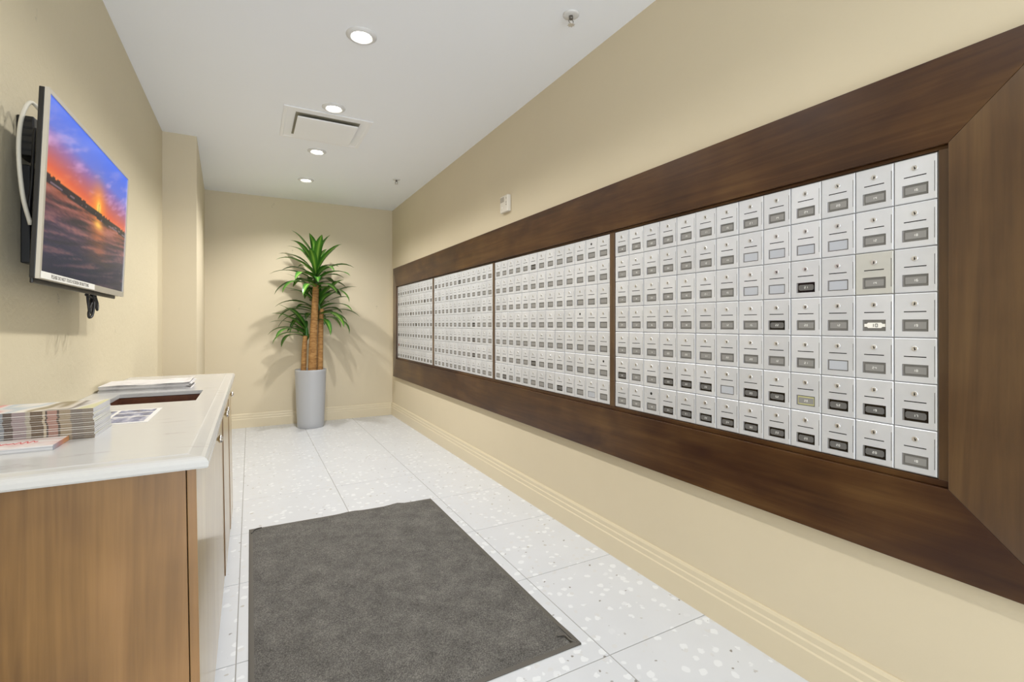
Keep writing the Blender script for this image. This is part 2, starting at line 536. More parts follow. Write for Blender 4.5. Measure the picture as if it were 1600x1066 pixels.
# ------------------------------------------------------------------ mailboxes
def door_mesh(W, Hh, hole_lock=False, mat=None):
    """front at y=0, thickness back to +y; window hole, mail slot and hinge slit are real openings"""
    bm = bmesh.new()
    hw, hh = W / 2, Hh / 2
    c = 0.0022
    win = (-W * 0.31, W * 0.31, -hh + Hh * 0.135, -hh + Hh * 0.405)
    slot = (-W * 0.265, W * 0.265, hh - Hh * 0.430, hh - Hh * 0.408)
    hinge = (hw - W * 0.058, hw - W * 0.046, -hh + Hh * 0.16, hh - Hh * 0.17)
    holes = [(win, 0), (slot, 1), (hinge, 1)]
    xs = sorted({-hw + c, hw - c} | {h[0][k] for h in holes for k in (0, 1)})
    zs = sorted({-hh + c, hh - c} | {h[0][k] for h in holes for k in (2, 3)})
    V = {}
    def v(x, y, z):
        k = (round(x, 6), round(y, 6), round(z, 6))
        if k not in V: V[k] = bm.verts.new(k)
        return V[k]
    def hole_at(i, j):
        mx, mz = (xs[i] + xs[i + 1]) / 2, (zs[j] + zs[j + 1]) / 2
        for h, m in holes:
            if h[0] < mx < h[1] and h[2] < mz < h[3]:
                return h
        return None
    for i in range(len(xs) - 1):
        for j in range(len(zs) - 1):
            if hole_at(i, j) is None:
                bm.faces.new((v(xs[i], 0, zs[j]), v(xs[i + 1], 0, zs[j]), v(xs[i + 1], 0, zs[j + 1]), v(xs[i], 0, zs[j + 1])))
    D = 0.004
    for (x0, x1, z0, z1), m in holes:
        P = [(x0, z0), (x1, z0), (x1, z1), (x0, z1)]
        a = [bm.verts.new((x, 0, z)) for x, z in P]
        b = [bm.verts.new((x, D, z)) for x, z in P]
        for k in range(4):
            f = bm.faces.new((a[k], b[k], b[(k + 1) % 4], a[(k + 1) % 4])); f.material_index = m
        f = bm.faces.new(b); f.material_index = 1
    # chamfered rim and sides
    inn = [(-hw + c, -hh + c), (hw - c, -hh + c), (hw - c, hh - c), (-hw + c, hh - c)]
    out = [(-hw, -hh), (hw, -hh), (hw, hh), (-hw, hh)]
    a = [bm.verts.new((x, 0, z)) for x, z in inn]
    b = [bm.verts.new((x, 0.0014, z)) for x, z in out]
    d = [bm.verts.new((x, D + .002, z)) for x, z in out]
    for A, B in ((a, b), (b, d)):
        for k in range(4):
            bm.faces.new((A[k], A[(k + 1) % 4], B[(k + 1) % 4], B[k]))
    me = mesh_of('mailbox_door', bm, [mat or M['alu'], M['black']], fix=False)
    return me, win, slot

def lock_mesh(n=14):
    bm = bmesh.new()
    R = Matrix.Rotation(PI / 2, 4, 'X')               # axis along -y
    add_lathe(bm, [(0.0078, -0.001), (0.0078, 0.0016), (0.0068, 0.0024)], n=n, mi=0, M=R, cap0=False)
    add_box(bm, -0.0010, 0.0010, -0.0030, -0.0020, -0.0048, 0.0038, 1)
    add_box(bm, -0.0006, 0.0022, -0.0030, -0.0020, -0.0036, 0.0006, 1)
    return mesh_of('lock', bm, [M['lock'], M['black']])
def hole_mesh(n=14):
    bm = bmesh.new()
    R = Matrix.Rotation(PI / 2, 4, 'X')
    add_lathe(bm, [(0.0066, -0.001), (0.0066, 0.0004)], n=n, mi=0, M=R, cap0=False)
    return mesh_of('lock_hole', bm, [M['black']])
LOCK, HOLE = lock_mesh(), hole_mesh()

def window_mesh(win, mat, paper=False):
    x0, x1, z0, z1 = win
    bm = bmesh.new()
    add_box(bm, x0 + .0004, x1 - .0004, 0.0024, 0.0036, z0 + .0004, z1 - .0004)
    add_box(bm, x0 + .0004, x0 + .0045, 0.0012, 0.0026, z0 + .0008, z1 - .0008, 1)       # bright edge strip of the clear window
    if paper:
        add_box(bm, x0 + .0035, x1 - .0035, 0.0016, 0.0026, z0 + .003, z1 - .003, 2)
    return mesh_of('window', bm, [M['win_grey'] if paper else mat, M['alu_dark'], mat])
SEG = {'0': 'abcdef', '1': 'bc', '2': 'abged', '3': 'abgcd', '4': 'fgbc', '5': 'afgcd', '6': 'afgedc', '7': 'abc', '8': 'abcdefg', '9': 'abcdfg'}
def digit(bm, ch, cx, cz, w_, h_, t, y, mi):
    for sgm in SEG[ch]:
        x0, x1, z0, z1 = {'a': (-w_, w_, h_ - t, h_ + t), 'g': (-w_, w_, -t, t), 'd': (-w_, w_, -h_ - t, -h_ + t),
                          'f': (-w_ - t, -w_ + t, 0, h_), 'b': (w_ - t, w_ + t, 0, h_),
                          'e': (-w_ - t, -w_ + t, -h_, 0), 'c': (w_ - t, w_ + t, -h_, 0)}[sgm]
        vs_ = [bm.verts.new((cx + a, y, cz + b)) for a, b in ((x0, z0), (x1, z0), (x1, z1), (x0, z1))]
        f = bm.faces.new(vs_); f.material_index = mi
_pl = {}
def plate_mesh(win, num, kind):
    key = (round(win[0], 5), num, kind)
    if key in _pl: return _pl[key]
    x0, x1, z0, z1 = win
    cx, cz = (x0 + x1) / 2 + .001, (z0 + z1) / 2
    hw, hh = (x1 - x0) * 0.40, (z1 - z0) * 0.29
    if kind == 'white': hw, hh = (x1 - x0) * 0.34, (z1 - z0) * 0.24
    ch = 0.004 if kind != 'grey' else 0.0008
    bm = bmesh.new()
    P = [(-hw, -hh + ch), (-hw + ch, -hh), (hw - ch, -hh), (hw, -hh + ch), (hw, hh - ch), (hw - ch, hh), (-hw + ch, hh), (-hw, hh - ch)]
    a = [bm.verts.new((cx + x, 0.0010, cz + z)) for x, z in P]
    b = [bm.verts.new((cx + x, 0.0024, cz + z)) for x, z in P]
    bm.faces.new(a)
    for k in range(8):
        bm.faces.new((a[k], b[k], b[(k + 1) % 8], a[(k + 1) % 8]))
    if kind == 'white':
        add_box(bm, x0 + .002, x1 - .002, 0.0014, 0.0024, cz - hh * .55, cz + hh * .55)
    if num:
        for k, chh in enumerate(num):
            big = 1.55 if kind == 'white' else 1.0
            digit(bm, chh, cx + (k - 0.5) * 0.0068 * big, cz, 0.0017 * big, 0.0030 * big, 0.00055 * big, 0.0008, 1)
    mats = {'grey': [M['plate_grey'], M['white_ink']], 'dark': [M['plate_dim'], M['white_ink']], 'white': [M['white_plate'], M['black_ink']]}[kind]
    me = mesh_of('number_plate', bm, mats, fix=False)
    _pl[key] = me
    return me

# what the photograph shows behind each window (row from the top, column from the far end)
DARK = {0: {(1, 10), (2, 5), (3, 7), (4, 0)}, 1: {(0, 0), (0, 6), (3, 9), (4, 9), (5, 9)}, 2: {(0, 5), (5, 5), (6, 1), (6, 8)},
        3: {(5, 0), (5, 3), (5, 4), (5, 5), (5, 7), (5, 8), (5, 10), (5, 11), (5, 12), (6, 3), (6, 4), (6, 5), (6, 6), (6, 7), (6, 8), (6, 10), (6, 9), (3, 8), (2, 9), (6, 11)}}
WHITE = {0: set(), 1: {(1, 2)}, 2: {(6, 11)}, 3: {(1, 7), (1, 8), (1, 9), (1, 10), (2, 7), (2, 8), (2, 10), (5, 6), (4, 10)}}
HOLES = {0: set(), 1: {(3, 9)}, 2: {(0, 11), (3, 10), (5, 12), (6, 1), (6, 2)}, 3: {(6, 2)}}
NUMS = {(0, 12): '16', (1, 12): '18', (2, 12): '16', (3, 12): '19', (4, 12): '18', (5, 12): '17', (6, 12): '18',
        (0, 11): '14', (1, 11): '12', (2, 11): '14', (3, 11): '10', (4, 11): '24', (5, 11): '19', (6, 11): '20',
        (0, 10): '20', (3, 10): '12', (5, 10): '52', (6, 10): '20', (3, 9): '20', (5, 9): '20', (6, 9): '20', (3, 8): '22', (5, 8): '52', (6, 8): '23', (6, 7): '30'}
BLAB = ['bank of aluminium mailboxes farthest from the camera, next to the back wall corner',
        'second bank of aluminium mailboxes from the far end of the walnut surround',
        'third bank of aluminium mailboxes from the far end, second nearest to the camera',
        'nearest and largest looking bank of aluminium mailboxes in the walnut surround']
MX = 1.6635
for bi, (yf, yn) in enumerate(BANKS):
    wid = yf - yn
    cyb = (yf + yn) / 2
    root = thing('mailbox_bank', BLAB[bi], 'mailboxes', (MX, cyb, BZ0), (0, 0, -PI / 2), 'mailbox banks in the surround')
    hgt = BZ1 - BZ0
    bm = bmesh.new()
    add_box(bm, -wid / 2 + .001, wid / 2 - .001, 0.0058, XR - MX, 0.001, hgt - .001)
    lobj('casing', bm, M['alu_dark'], root)
    cw, rh = (wid - .004) / 13, (hgt - .004) / 7
    Wd, Hd = cw - 0.0026, rh - 0.0026
    me, win, slot = door_mesh(Wd, Hd)
    me_dull, _, _ = door_mesh(Wd, Hd, mat=M['alu_dull'])
    WM = {k: window_mesh(win, M[k], k in ('win_white', 'win_yellow')) for k in ('win_grey', 'win_dark', 'win_white', 'win_yellow', 'win_red')}
    for r in range(7):
        for c_ in range(13):
            x = -wid / 2 + .002 + cw * (c_ + .5)
            z = hgt - .002 - rh * (r + .5)
            dull = bi == 3 and (r, c_) == (2, 11)
            d = put('mailbox_door', me_dull if dull else me, root, (x, random.uniform(-.0006, .0006) - (.001 if dull else 0), z),
                    (random.uniform(-.004, .004), random.uniform(-.002, .002), random.uniform(-.005, .005)))
            hole = (r, c_) in HOLES[bi]
            lx = random.uniform(-.0008, .0008)
            lk_ = put('lock_hole' if hole else 'lock', HOLE if hole else LOCK, d, (lx, 0, Hd / 2 - Hd * 0.235),
                      (0, 0 if hole else random.uniform(-.25, .25), 0))
            kind = 'win_grey'
            if (r, c_) in DARK[bi]: kind = 'win_dark'
            if (r, c_) in WHITE[bi]: kind = 'win_white'
            if bi == 3 and (r, c_) == (5, 9): kind = 'win_yellow'
            if bi == 0 and (r, c_) == (5, 0): kind = 'win_red'
            wo = put('window', WM[kind], d)
            if kind == 'win_dark': wo['label'] = 'dark window with no letter behind it'
            if kind == 'win_white': wo['label'] = 'window with white paper behind it'
            if bi >= 1 and kind not in ('win_white', 'win_red'):
                num = NUMS.get((r, c_)) if bi == 3 else None
                if bi == 3 and num is None: num = str(random.choice((11, 12, 13, 14, 15, 16, 18, 20, 21, 22, 23, 24)))
                pk = 'dark' if kind == 'win_dark' else 'grey'
                if bi == 3 and (r, c_) == (3, 11): pk = 'white'
                p_ = put('number_plate', plate_mesh(win, num, pk), d)
                if pk == 'white': p_['label'] = 'white sticker reading 10'

# ------------------------------------------------------------------ counter cabinet
CAB = thing('base_cabinet', 'brown wood base cabinet with four doors and nickel knobs along the left wall', 'cabinet', (-0.36, 2.43, 0))
def face_x(z): return -0.100 - 0.013 * z / 0.875       # the fronts lean back slightly
DT = 0.019
def front_slab(y0, y1, z0, z1, t0, t1):
    """a board whose front follows the cabinet face, between depths t0 and t1 behind it"""
    bm = bmesh.new()
    P = []
    for z in (z0, z1):
        for (d, y) in ((t0, y0), (t0, y1), (t1, y1), (t1, y0)):
            P.append(bm.verts.new((face_x(z) - d, y, z)))
    for idx in ((0, 3, 2, 1), (4, 5, 6, 7), (0, 1, 5, 4), (1, 2, 6, 5), (2, 3, 7, 6), (3, 0, 4, 7)):
        bm.faces.new([P[i] for i in idx])
    bmesh.ops.bevel(bm, geom=bm.edges[:], offset=0.0012, segments=2, affect='EDGES', profile=0.5)
    bm.normal_update()
    for f in bm.faces:
        if abs(f.normal.y) > 0.8: f.material_index = 1
    return bm
CY0, CY1 = 1.362, 3.50
def carcass_board(name, y0, y1, z0, z1, t0=DT + 0.002, back=XL + 0.002, mat=None):
    bm = bmesh.new()
    P = []
    for z in (z0, z1):
        for (x, y) in ((face_x(z) - t0, y0), (face_x(z) - t0, y1), (back, y1), (back, y0)):
            P.append(bm.verts.new((x, y, z)))
    for idx in ((0, 3, 2, 1), (4, 5, 6, 7), (0, 1, 5, 4), (1, 2, 6, 5), (2, 3, 7, 6), (3, 0, 4, 7)):
        bm.faces.new([P[i] for i in idx])
    return obj(name, bm, mat or M['wood_end'], CAB)
carcass_board('end_panel', CY0, CY0 + .019, 0.0, 0.874)
carcass_board('end_panel', CY1 - .019, CY1, 0.0, 0.874)
carcass_board('bottom_shelf', CY0 + .02, CY1 - .02, 0.07, 0.088, mat=M['wood_h'])
carcass_board('partition', 2.225, 2.243, 0.089, 0.873)
carcass_board('partition', 2.745, 2.763, 0.089, 0.873)
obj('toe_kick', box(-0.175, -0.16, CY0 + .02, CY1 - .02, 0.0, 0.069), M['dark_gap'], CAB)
carcass_board('back_panel', CY0 + .02, CY1 - .02, 0.089, 0.873, t0=0.47, mat=M['wood_h'])
dys = [CY0, 2.02, 2.552, 3.12, CY1]
kny = [1.96, 2.495, 2.613, 3.18]
for k in range(4):
    d = obj('door', front_slab(dys[k] + .0015, dys[k + 1] - .0015, 0.062, 0.870, (0, .0005, -.003, -.0055)[k], DT), [M['wood_door'], M['wood_end']], CAB)
    bm = bmesh.new()
    R = Matrix.Rotation(PI / 2, 4, 'Y')
    add_lathe(bm, [(0.006, 0.0), (0.005, 0.010), (0.0065, 0.013), (0.013, 0.017), (0.0145, 0.021), (0.012, 0.026), (0.006, 0.0285)], face_x(.813), kny[k], .813, n=20, M=R)
    obj('knob', bm, M['chrome'], d)

# marble top with a moulded edge and a rectangular trash opening
TX0, TX1, TY0, TY1 = XL + 0.001, -0.086, 1.332, 3.555
HX0, HX1, HY0, HY1 = -0.503, -0.194, 2.326, 2.672
bm = bmesh.new()
prof = [(0.046, 0.9050), (0.042, 0.9036), (0.036, 0.9030), (0.016, 0.9022), (0.008, 0.9000), (0.003, 0.8960), (0.0, 0.8905), (0.0, 0.880), (0.003, 0.8755)]
loops = []
for ins, z in prof:
    loops.append([bm.verts.new(p) for p in ((TX0, TY0 + ins, z), (TX1 - ins, TY0 + ins, z), (TX1 - ins, TY1 - ins, z), (TX0, TY1 - ins, z))])
for a, b in zip(loops, loops[1:]):
    for k in range(4):
        f = bm.faces.new((a[k], b[k], b[(k + 1) % 4], a[(k + 1) % 4])); f.smooth = False
hole_t = [bm.verts.new((x, y, 0.905)) for x, y in ((HX0, HY0), (HX1, HY0), (HX1, HY1), (HX0, HY1))]
hole_b = [bm.verts.new((x, y, 0.8890)) for x, y in ((HX0, HY0), (HX1, HY0), (HX1, HY1), (HX0, HY1))]
for k in range(4):
    bm.faces.new((loops[0][k], loops[0][(k + 1) % 4], hole_t[(k + 1) % 4], hole_t[k]))
    bm.faces.new((hole_t[k], hole_t[(k + 1) % 4], hole_b[(k + 1) % 4], hole_b[k]))
    bm.faces.new((loops[-1][k], hole_b[k], hole_b[(k + 1) % 4], loops[-1][(k + 1) % 4]))
top = obj('countertop', bm, M['marble'], None, origin=(-0.35, 2.44, 0.8755))
tag(top, 'cream marble countertop with a rectangular opening, on the brown cabinet', 'countertop')
# wooden sleeve under the opening
bm = bmesh.new()
for (x0, x1, y0, y1) in ((HX0 - .016, HX0 - .001, HY0 - .016, HY1 + .016), (HX1 + .001, HX1 + .016, HY0 - .016, HY1 + .016),
                         (HX0 - .001, HX1 + .001, HY0 - .016, HY0 - .001), (HX0 - .001, HX1 + .001, HY1 + .001, HY1 + .016)):
    add_box(bm, x0, x1, y0, y1, 0.64, 0.8865)
add_box(bm, HX0 - .016, HX1 + .016, HY0 - .016, HY1 + .016, 0.632, 0.64)
obj('chute', bm, wood_mat('reddish_dark_veneer', 'y', s2l(70, 38, 24), s2l(98, 58, 36), s2l(122, 80, 52)), CAB)

# ------------------------------------------------------------------ papers on the counter
ZT = 0.9052
s = NT('magazine_spine_print')
tc = s.n('ShaderNodeTexCoord'); sx = s.n('ShaderNodeSeparateXYZ'); s.l(tc.outputs['Object'], sx.inputs[0])
mr = s.n('ShaderNodeMapRange'); mr.inputs['From Min'].default_value = -0.1175; mr.inputs['From Max'].default_value = 0.1175
s.l(sx.outputs[0], mr.inputs['Value'])
st = [(0.0, (122, 126, 130)), (0.24, (84, 72, 64)), (0.31, (136, 122, 122)), (0.42, (150, 142, 126)), (0.46, (92, 76, 58)), (0.56, (166, 152, 128)),
      (0.585, (70, 56, 46)), (0.60, (148, 112, 98)), (0.68, (78, 64, 50)), (0.70, (140, 124, 100)), (0.80, (108, 98, 88)), (0.90, (118, 106, 92))]
c = s.ramp(mr.outputs[0], [(p, s2l(*q)) for p, q in st], 'CONSTANT')
s.base(c); s.set(rough=0.4); M['spine'] = s.m
s = NT('page_edges'); s.base(s.ramp(s.noise(s.coords((1, 1, 300)), 3, 3), [(0.35, s2l(172, 172, 176)), (0.65, s2l(224, 223, 224))])); s.set(rough=0.8); M['pages'] = s.m
M['paper'] = plain('white_paper', s2l(228, 225, 220), rough=0.6)
def cover_mat(name, stops, sc=(3.2, 1.2, 1), seed=0.0, rough=0.3):
    s = NT(name)
    v = s.coords(sc)
    n = s.noise(v, 3.0, 2, 0.4, 0.6)
    tc = s.n('ShaderNodeTexCoord'); sx = s.n('ShaderNodeSeparateXYZ'); s.l(tc.outputs['Object'], sx.inputs[0])
    m = s.n('ShaderNodeMath', operation='MULTIPLY_ADD'); m.inputs[1].default_value = 4.2; m.inputs[2].default_value = 0.12
    s.l(sx.outputs[0], m.inputs[0])
    a = s.n('ShaderNodeMath', operation='ADD'); s.l(n, a.inputs[0]); s.l(m.outputs[0], a.inputs[1])
    c = s.ramp(a.outputs[0], [(p, s2l(*q)) for p, q in stops], 'EASE')
    s.base(c); s.set(rough=rough, spec=0.5)
    return s.m
M['cover'] = cover_mat('magazine_cover_print', [(0.05, (226, 222, 220)), (0.2, (206, 132, 132)), (0.32, (214, 206, 206)), (0.42, (170, 184, 196)), (0.52, (224, 220, 214)),
                                               (0.62, (136, 120, 88)), (0.72, (214, 206, 196)), (0.80, (110, 102, 98)), (0.90, (218, 214, 212)), (0.98, (206, 202, 160))])
def magazine_mesh(name, W, D, T, covermat, strip=0.96):
    """spine towards -y; origin at the bottom centre"""
    bm = bmesh.new()
    hw, hd = W / 2, D / 2
    def quad(P, mi):
        f = bm.faces.new([bm.verts.new(p) for p in P]); f.material_index = mi
    t = T * strip
    e = 0.0006
    quad([(-hw, -hd, 0), (hw, -hd, 0), (hw, -hd, t), (-hw, -hd, t)], 0)
    quad([(-hw, -hd, t), (hw, -hd, t), (hw, -hd + e, T), (-hw, -hd + e, T)], 1)
    quad([(-hw, -hd + e, T), (hw, -hd + e, T), (hw, hd, T), (-hw, hd, T)], 2)
    quad([(-hw, hd, 0), (-hw, -hd, 0), (hw, -hd, 0), (hw, hd, 0)], 1)
    quad([(hw, -hd, 0), (hw, hd, 0), (hw, hd, T), (hw, -hd, t)], 3)
    quad([(-hw, hd, 0), (-hw, -hd, 0), (-hw, -hd, t), (-hw, hd, T)], 3)
    quad([(hw, hd, 0), (-hw, hd, 0), (-hw, hd, T), (hw, hd, T)], 3)
    bmesh.ops.remove_doubles(bm, verts=bm.verts[:], dist=0.00005)
    return mesh_of(name, bm, [M['spine'], M['paper'], covermat, M['pages']])
ORD = ['', 'second', 'third', 'fourth', 'fifth', 'sixth', 'seventh', 'eighth', 'ninth', 'tenth', 'eleventh', 'twelfth', 'thirteenth', 'fourteenth']
NM, TM = 15, 0.0053
mag = magazine_mesh('magazine', 0.235, 0.176, TM, M['cover'])
mag2 = magazine_mesh('magazine', 0.235, 0.176, TM, M['cover'], 0.82)
for k in range(NM):
    top_ = k == NM - 1
    o = put('magazine', mag2 if k in (1, 2, 4, 5, 7, 9, 12) else mag, None, (-0.487 + random.uniform(-.0012, .0012) - 0.0004 * k, 1.777 + random.uniform(-.0012, .0012), ZT + k * (TM + .0001)), (0, 0, random.uniform(-.008, .008)))
    if top_: lab = 'topmost magazine of the tall stack, its photo cover facing up'
    elif k == 0: lab = 'lowest magazine of the tall stack, lying directly on the marble counter'
    else: lab = ORD[k] + ' magazine from the bottom of the tall stack on the marble counter'
    tag(o, lab, 'magazine', 'magazines in the tall stack')

# small booklet in front of the tall stack
bk = thing('booklet', 'small white booklet with red print lying in front of the tall magazine stack', 'booklet', (-0.515, 1.628, ZT))
bm = bmesh.new(); add_box(bm, -0.6, -0.425, 1.572, 1.685, ZT, ZT + .0105); obj('page_block', bm, M['pages'], bk)
s = NT('booklet_cover')
n = s.noise(s.coords((14, 30, 1)), 1, 4); s.base(s.ramp(n, [(0.45, s2l(226, 220, 218)), (0.62, s2l(216, 190, 186))])); s.set(rough=0.35)
obj('cover', box(-0.6005, -0.4245, 1.5715, 1.6855, ZT + .0106, ZT + .0122), s.m, bk)
s = NT('coloured_spine'); tc = s.n('ShaderNodeTexCoord'); sx = s.n('ShaderNodeSeparateXYZ'); s.l(tc.outputs['Object'], sx.inputs[0])
mr = s.n('ShaderNodeMapRange'); mr.inputs['From Min'].default_value = -.057; mr.inputs['From Max'].default_value = .057; s.l(sx.outputs[1], mr.inputs['Value'])
s.base(s.ramp(mr.outputs[0], [(0, s2l(150, 152, 164)), (0.35, s2l(168, 120, 120)), (0.7, s2l(206, 140, 96)), (1, s2l(210, 150, 100))])); s.set(rough=.4)
obj('spine', box(-0.4244, -0.4232, 1.5715, 1.6855, ZT + .0003, ZT + .0122), s.m, bk).__setitem__('label', 'orange and mauve spine')
# red script squiggle on the booklet's cover
bm = bmesh.new()
pts = []
for i in range(70):
    u = i / 69
    pts.append((-0.555 + 0.085 * u, 1.625 + 0.012 * math.sin(u * 44) * (0.6 + 0.4 * math.sin(u * 9 + 1)) + 0.010 * u, ZT + .0125))
add_tube(bm, pts, 0.0011, n=5)
obj('script', bm, plain('red_print', s2l(204, 88, 88), rough=.5), bk)['label'] = 'loose red handwritten script'

# flyer with blue photographs
fl = thing('flyer', 'flat paper flyer with blue and grey photos beside the tall magazine stack', 'flyer', (-0.39, 2.027, ZT))
obj('sheet', box(-0.498, -0.284, 1.882, 2.172, ZT, ZT + .0008), M['paper'], fl)
s = NT('flyer_photos'); n = s.noise(s.coords((30, 12, 1)), 1, 3)
s.base(s.ramp(n, [(0.35, s2l(70, 70, 84)), (0.5, s2l(120, 126, 160)), (0.65, s2l(196, 196, 204))])); s.set(rough=.35)
for (x0, x1, y0, y1) in ((-0.40, -0.298, 1.90, 2.00), (-0.40, -0.298, 2.015, 2.085), (-0.40, -0.298, 2.10, 2.155), (-0.488, -0.41, 1.90, 2.155)):
    obj('photo', box(x0, x1, y0, y1, ZT + .0008, ZT + .0011), s.m, fl)

# folded newspapers against the wall
NP = ['bottom newspaper of the low pile against the left wall', 'second newspaper from the bottom of the low pile against the left wall',
      'third newspaper from the bottom of the low pile against the left wall', 'top newspaper of the low pile, its corner curled up']
z = ZT
M['news'] = NT('newsprint').m
s = NT('newsprint_front'); n = s.noise(s.coords((16, 30, 1)), 1, 4)
s.base(s.ramp(n, [(0.3, s2l(168, 164, 164)), (0.45, s2l(206, 203, 202)), (0.7, s2l(222, 219, 216))])); s.set(rough=.6); M['news'] = s.m
for k in range(4):
    T = 0.0066
    W, D = (0.350, 0.330, 0.342, 0.352)[k], 0.235
    cx, cy = -0.428 + (0.004, -0.002, 0.003, 0.006)[k], 2.885 + (0.0, 0.004, -0.003, 0.002)[k]
    root = thing('newspaper', NP[k], 'newspaper', (cx, cy, z), (0, 0, (0.01, -0.006, 0.012, -0.004)[k]), 'newspapers against the wall')
    for q in range(3):       # folded leaves, rounded at the fold (+x), curled on the top one
        bm = bmesh.new()
        nx, ny = 14, 3
        t0, t1 = T * q / 3 + .0001, T * (q + 1) / 3 - .0006
        grid = {}
        for side, zz in ((0, t0), (1, t1)):
            for i in range(nx + 1):
                for j in range(ny + 1):
                    u, v_ = i / nx, j / ny
                    x = -W / 2 + W * u * (1 - 0.012 * q)
                    y = -D / 2 + D * v_
                    lift = 0.0
                    if k == 3 and q == 2:
                        lift = 0.012 * max(0, (u - 0.86) / 0.14) ** 2 * (0.4 + 0.6 * v_)
                    if k == 3:
                        lift += 0.0015 * q * math.sin(u * 6) ** 2
                    grid[side, i, j] = bm.verts.new((x, y, zz + lift))
        for i in range(nx):
            for j in range(ny):
                bm.faces.new((grid[1, i, j], grid[1, i + 1, j], grid[1, i + 1, j + 1], grid[1, i, j + 1]))
                bm.faces.new((grid[0, i, j], grid[0, i, j + 1], grid[0, i + 1, j + 1], grid[0, i + 1, j]))
        for i in range(nx):
            for j in (0, ny):
                bm.faces.new((grid[0, i, j], grid[0, i + 1, j], grid[1, i + 1, j], grid[1, i, j]))
        for j in range(ny):
            for i in (0, nx):
                bm.faces.new((grid[0, i, j], grid[0, i, j + 1], grid[1, i, j + 1], grid[1, i, j]))
        lobj('folded_section', bm, M['news'], root)
    z += T + .0006

# ------------------------------------------------------------------ television on the left wall
a_ = Vector((math.sin(.0176) * math.cos(-.0062), math.cos(.0176) * math.cos(-.0062), math.sin(-.0062)))
n_ = Vector((math.cos(.0176) * math.cos(.0373), -math.sin(.0176) * math.cos(.0373), -math.sin(.0373)))
n_ = (n_ - n_.dot(a_) * a_).normalized(); a_.normalize()
u_ = n_.cross(a_)
if u_.z < 0: u_ = -u_
Rm = Matrix((a_, -n_, u_)).transposed()
tv = thing('television', 'flat screen television with a silver bezel showing a beach sunset, on the left wall', 'television', (-0.4853, 2.2109, 1.5986), Rm.to_euler())
TW, THh = 0.90, 0.5265
bm = bmesh.new()     # bezel ring, front at y=0
bz, bzb = 0.0125, 0.021
for (x0, x1, z0, z1) in ((-TW / 2, -TW / 2 + bz, -THh / 2, THh / 2), (TW / 2 - bz, TW / 2, -THh / 2, THh / 2),
                         (-TW / 2 + bz, TW / 2 - bz, THh / 2 - bz, THh / 2), (-TW / 2 + bz, TW / 2 - bz, -THh / 2, -THh / 2 + bzb)):
    add_box(bm, x0, x1, 0, 0.009, z0, z1)
lobj('bezel', bm, M['silver'], tv)
bm = bmesh.new()
add_box(bm, -TW / 2 + .001, TW / 2 - .001, 0.0092, 0.022, -THh / 2 + .001, THh / 2 - .001, 0, 0.002)
add_box(bm, -TW / 2 + .10, TW / 2 - .10, 0.022, 0.047, -THh / 2 + .03, THh / 2 - .14, 0, 0.006)
add_box(bm, -TW / 2 + .03, TW / 2 - .03, 0.022, 0.030, -THh / 2 - .012, -THh / 2 + .05, 0, 0.003)
lobj('back_shell', bm, M['gloss_black'], tv)
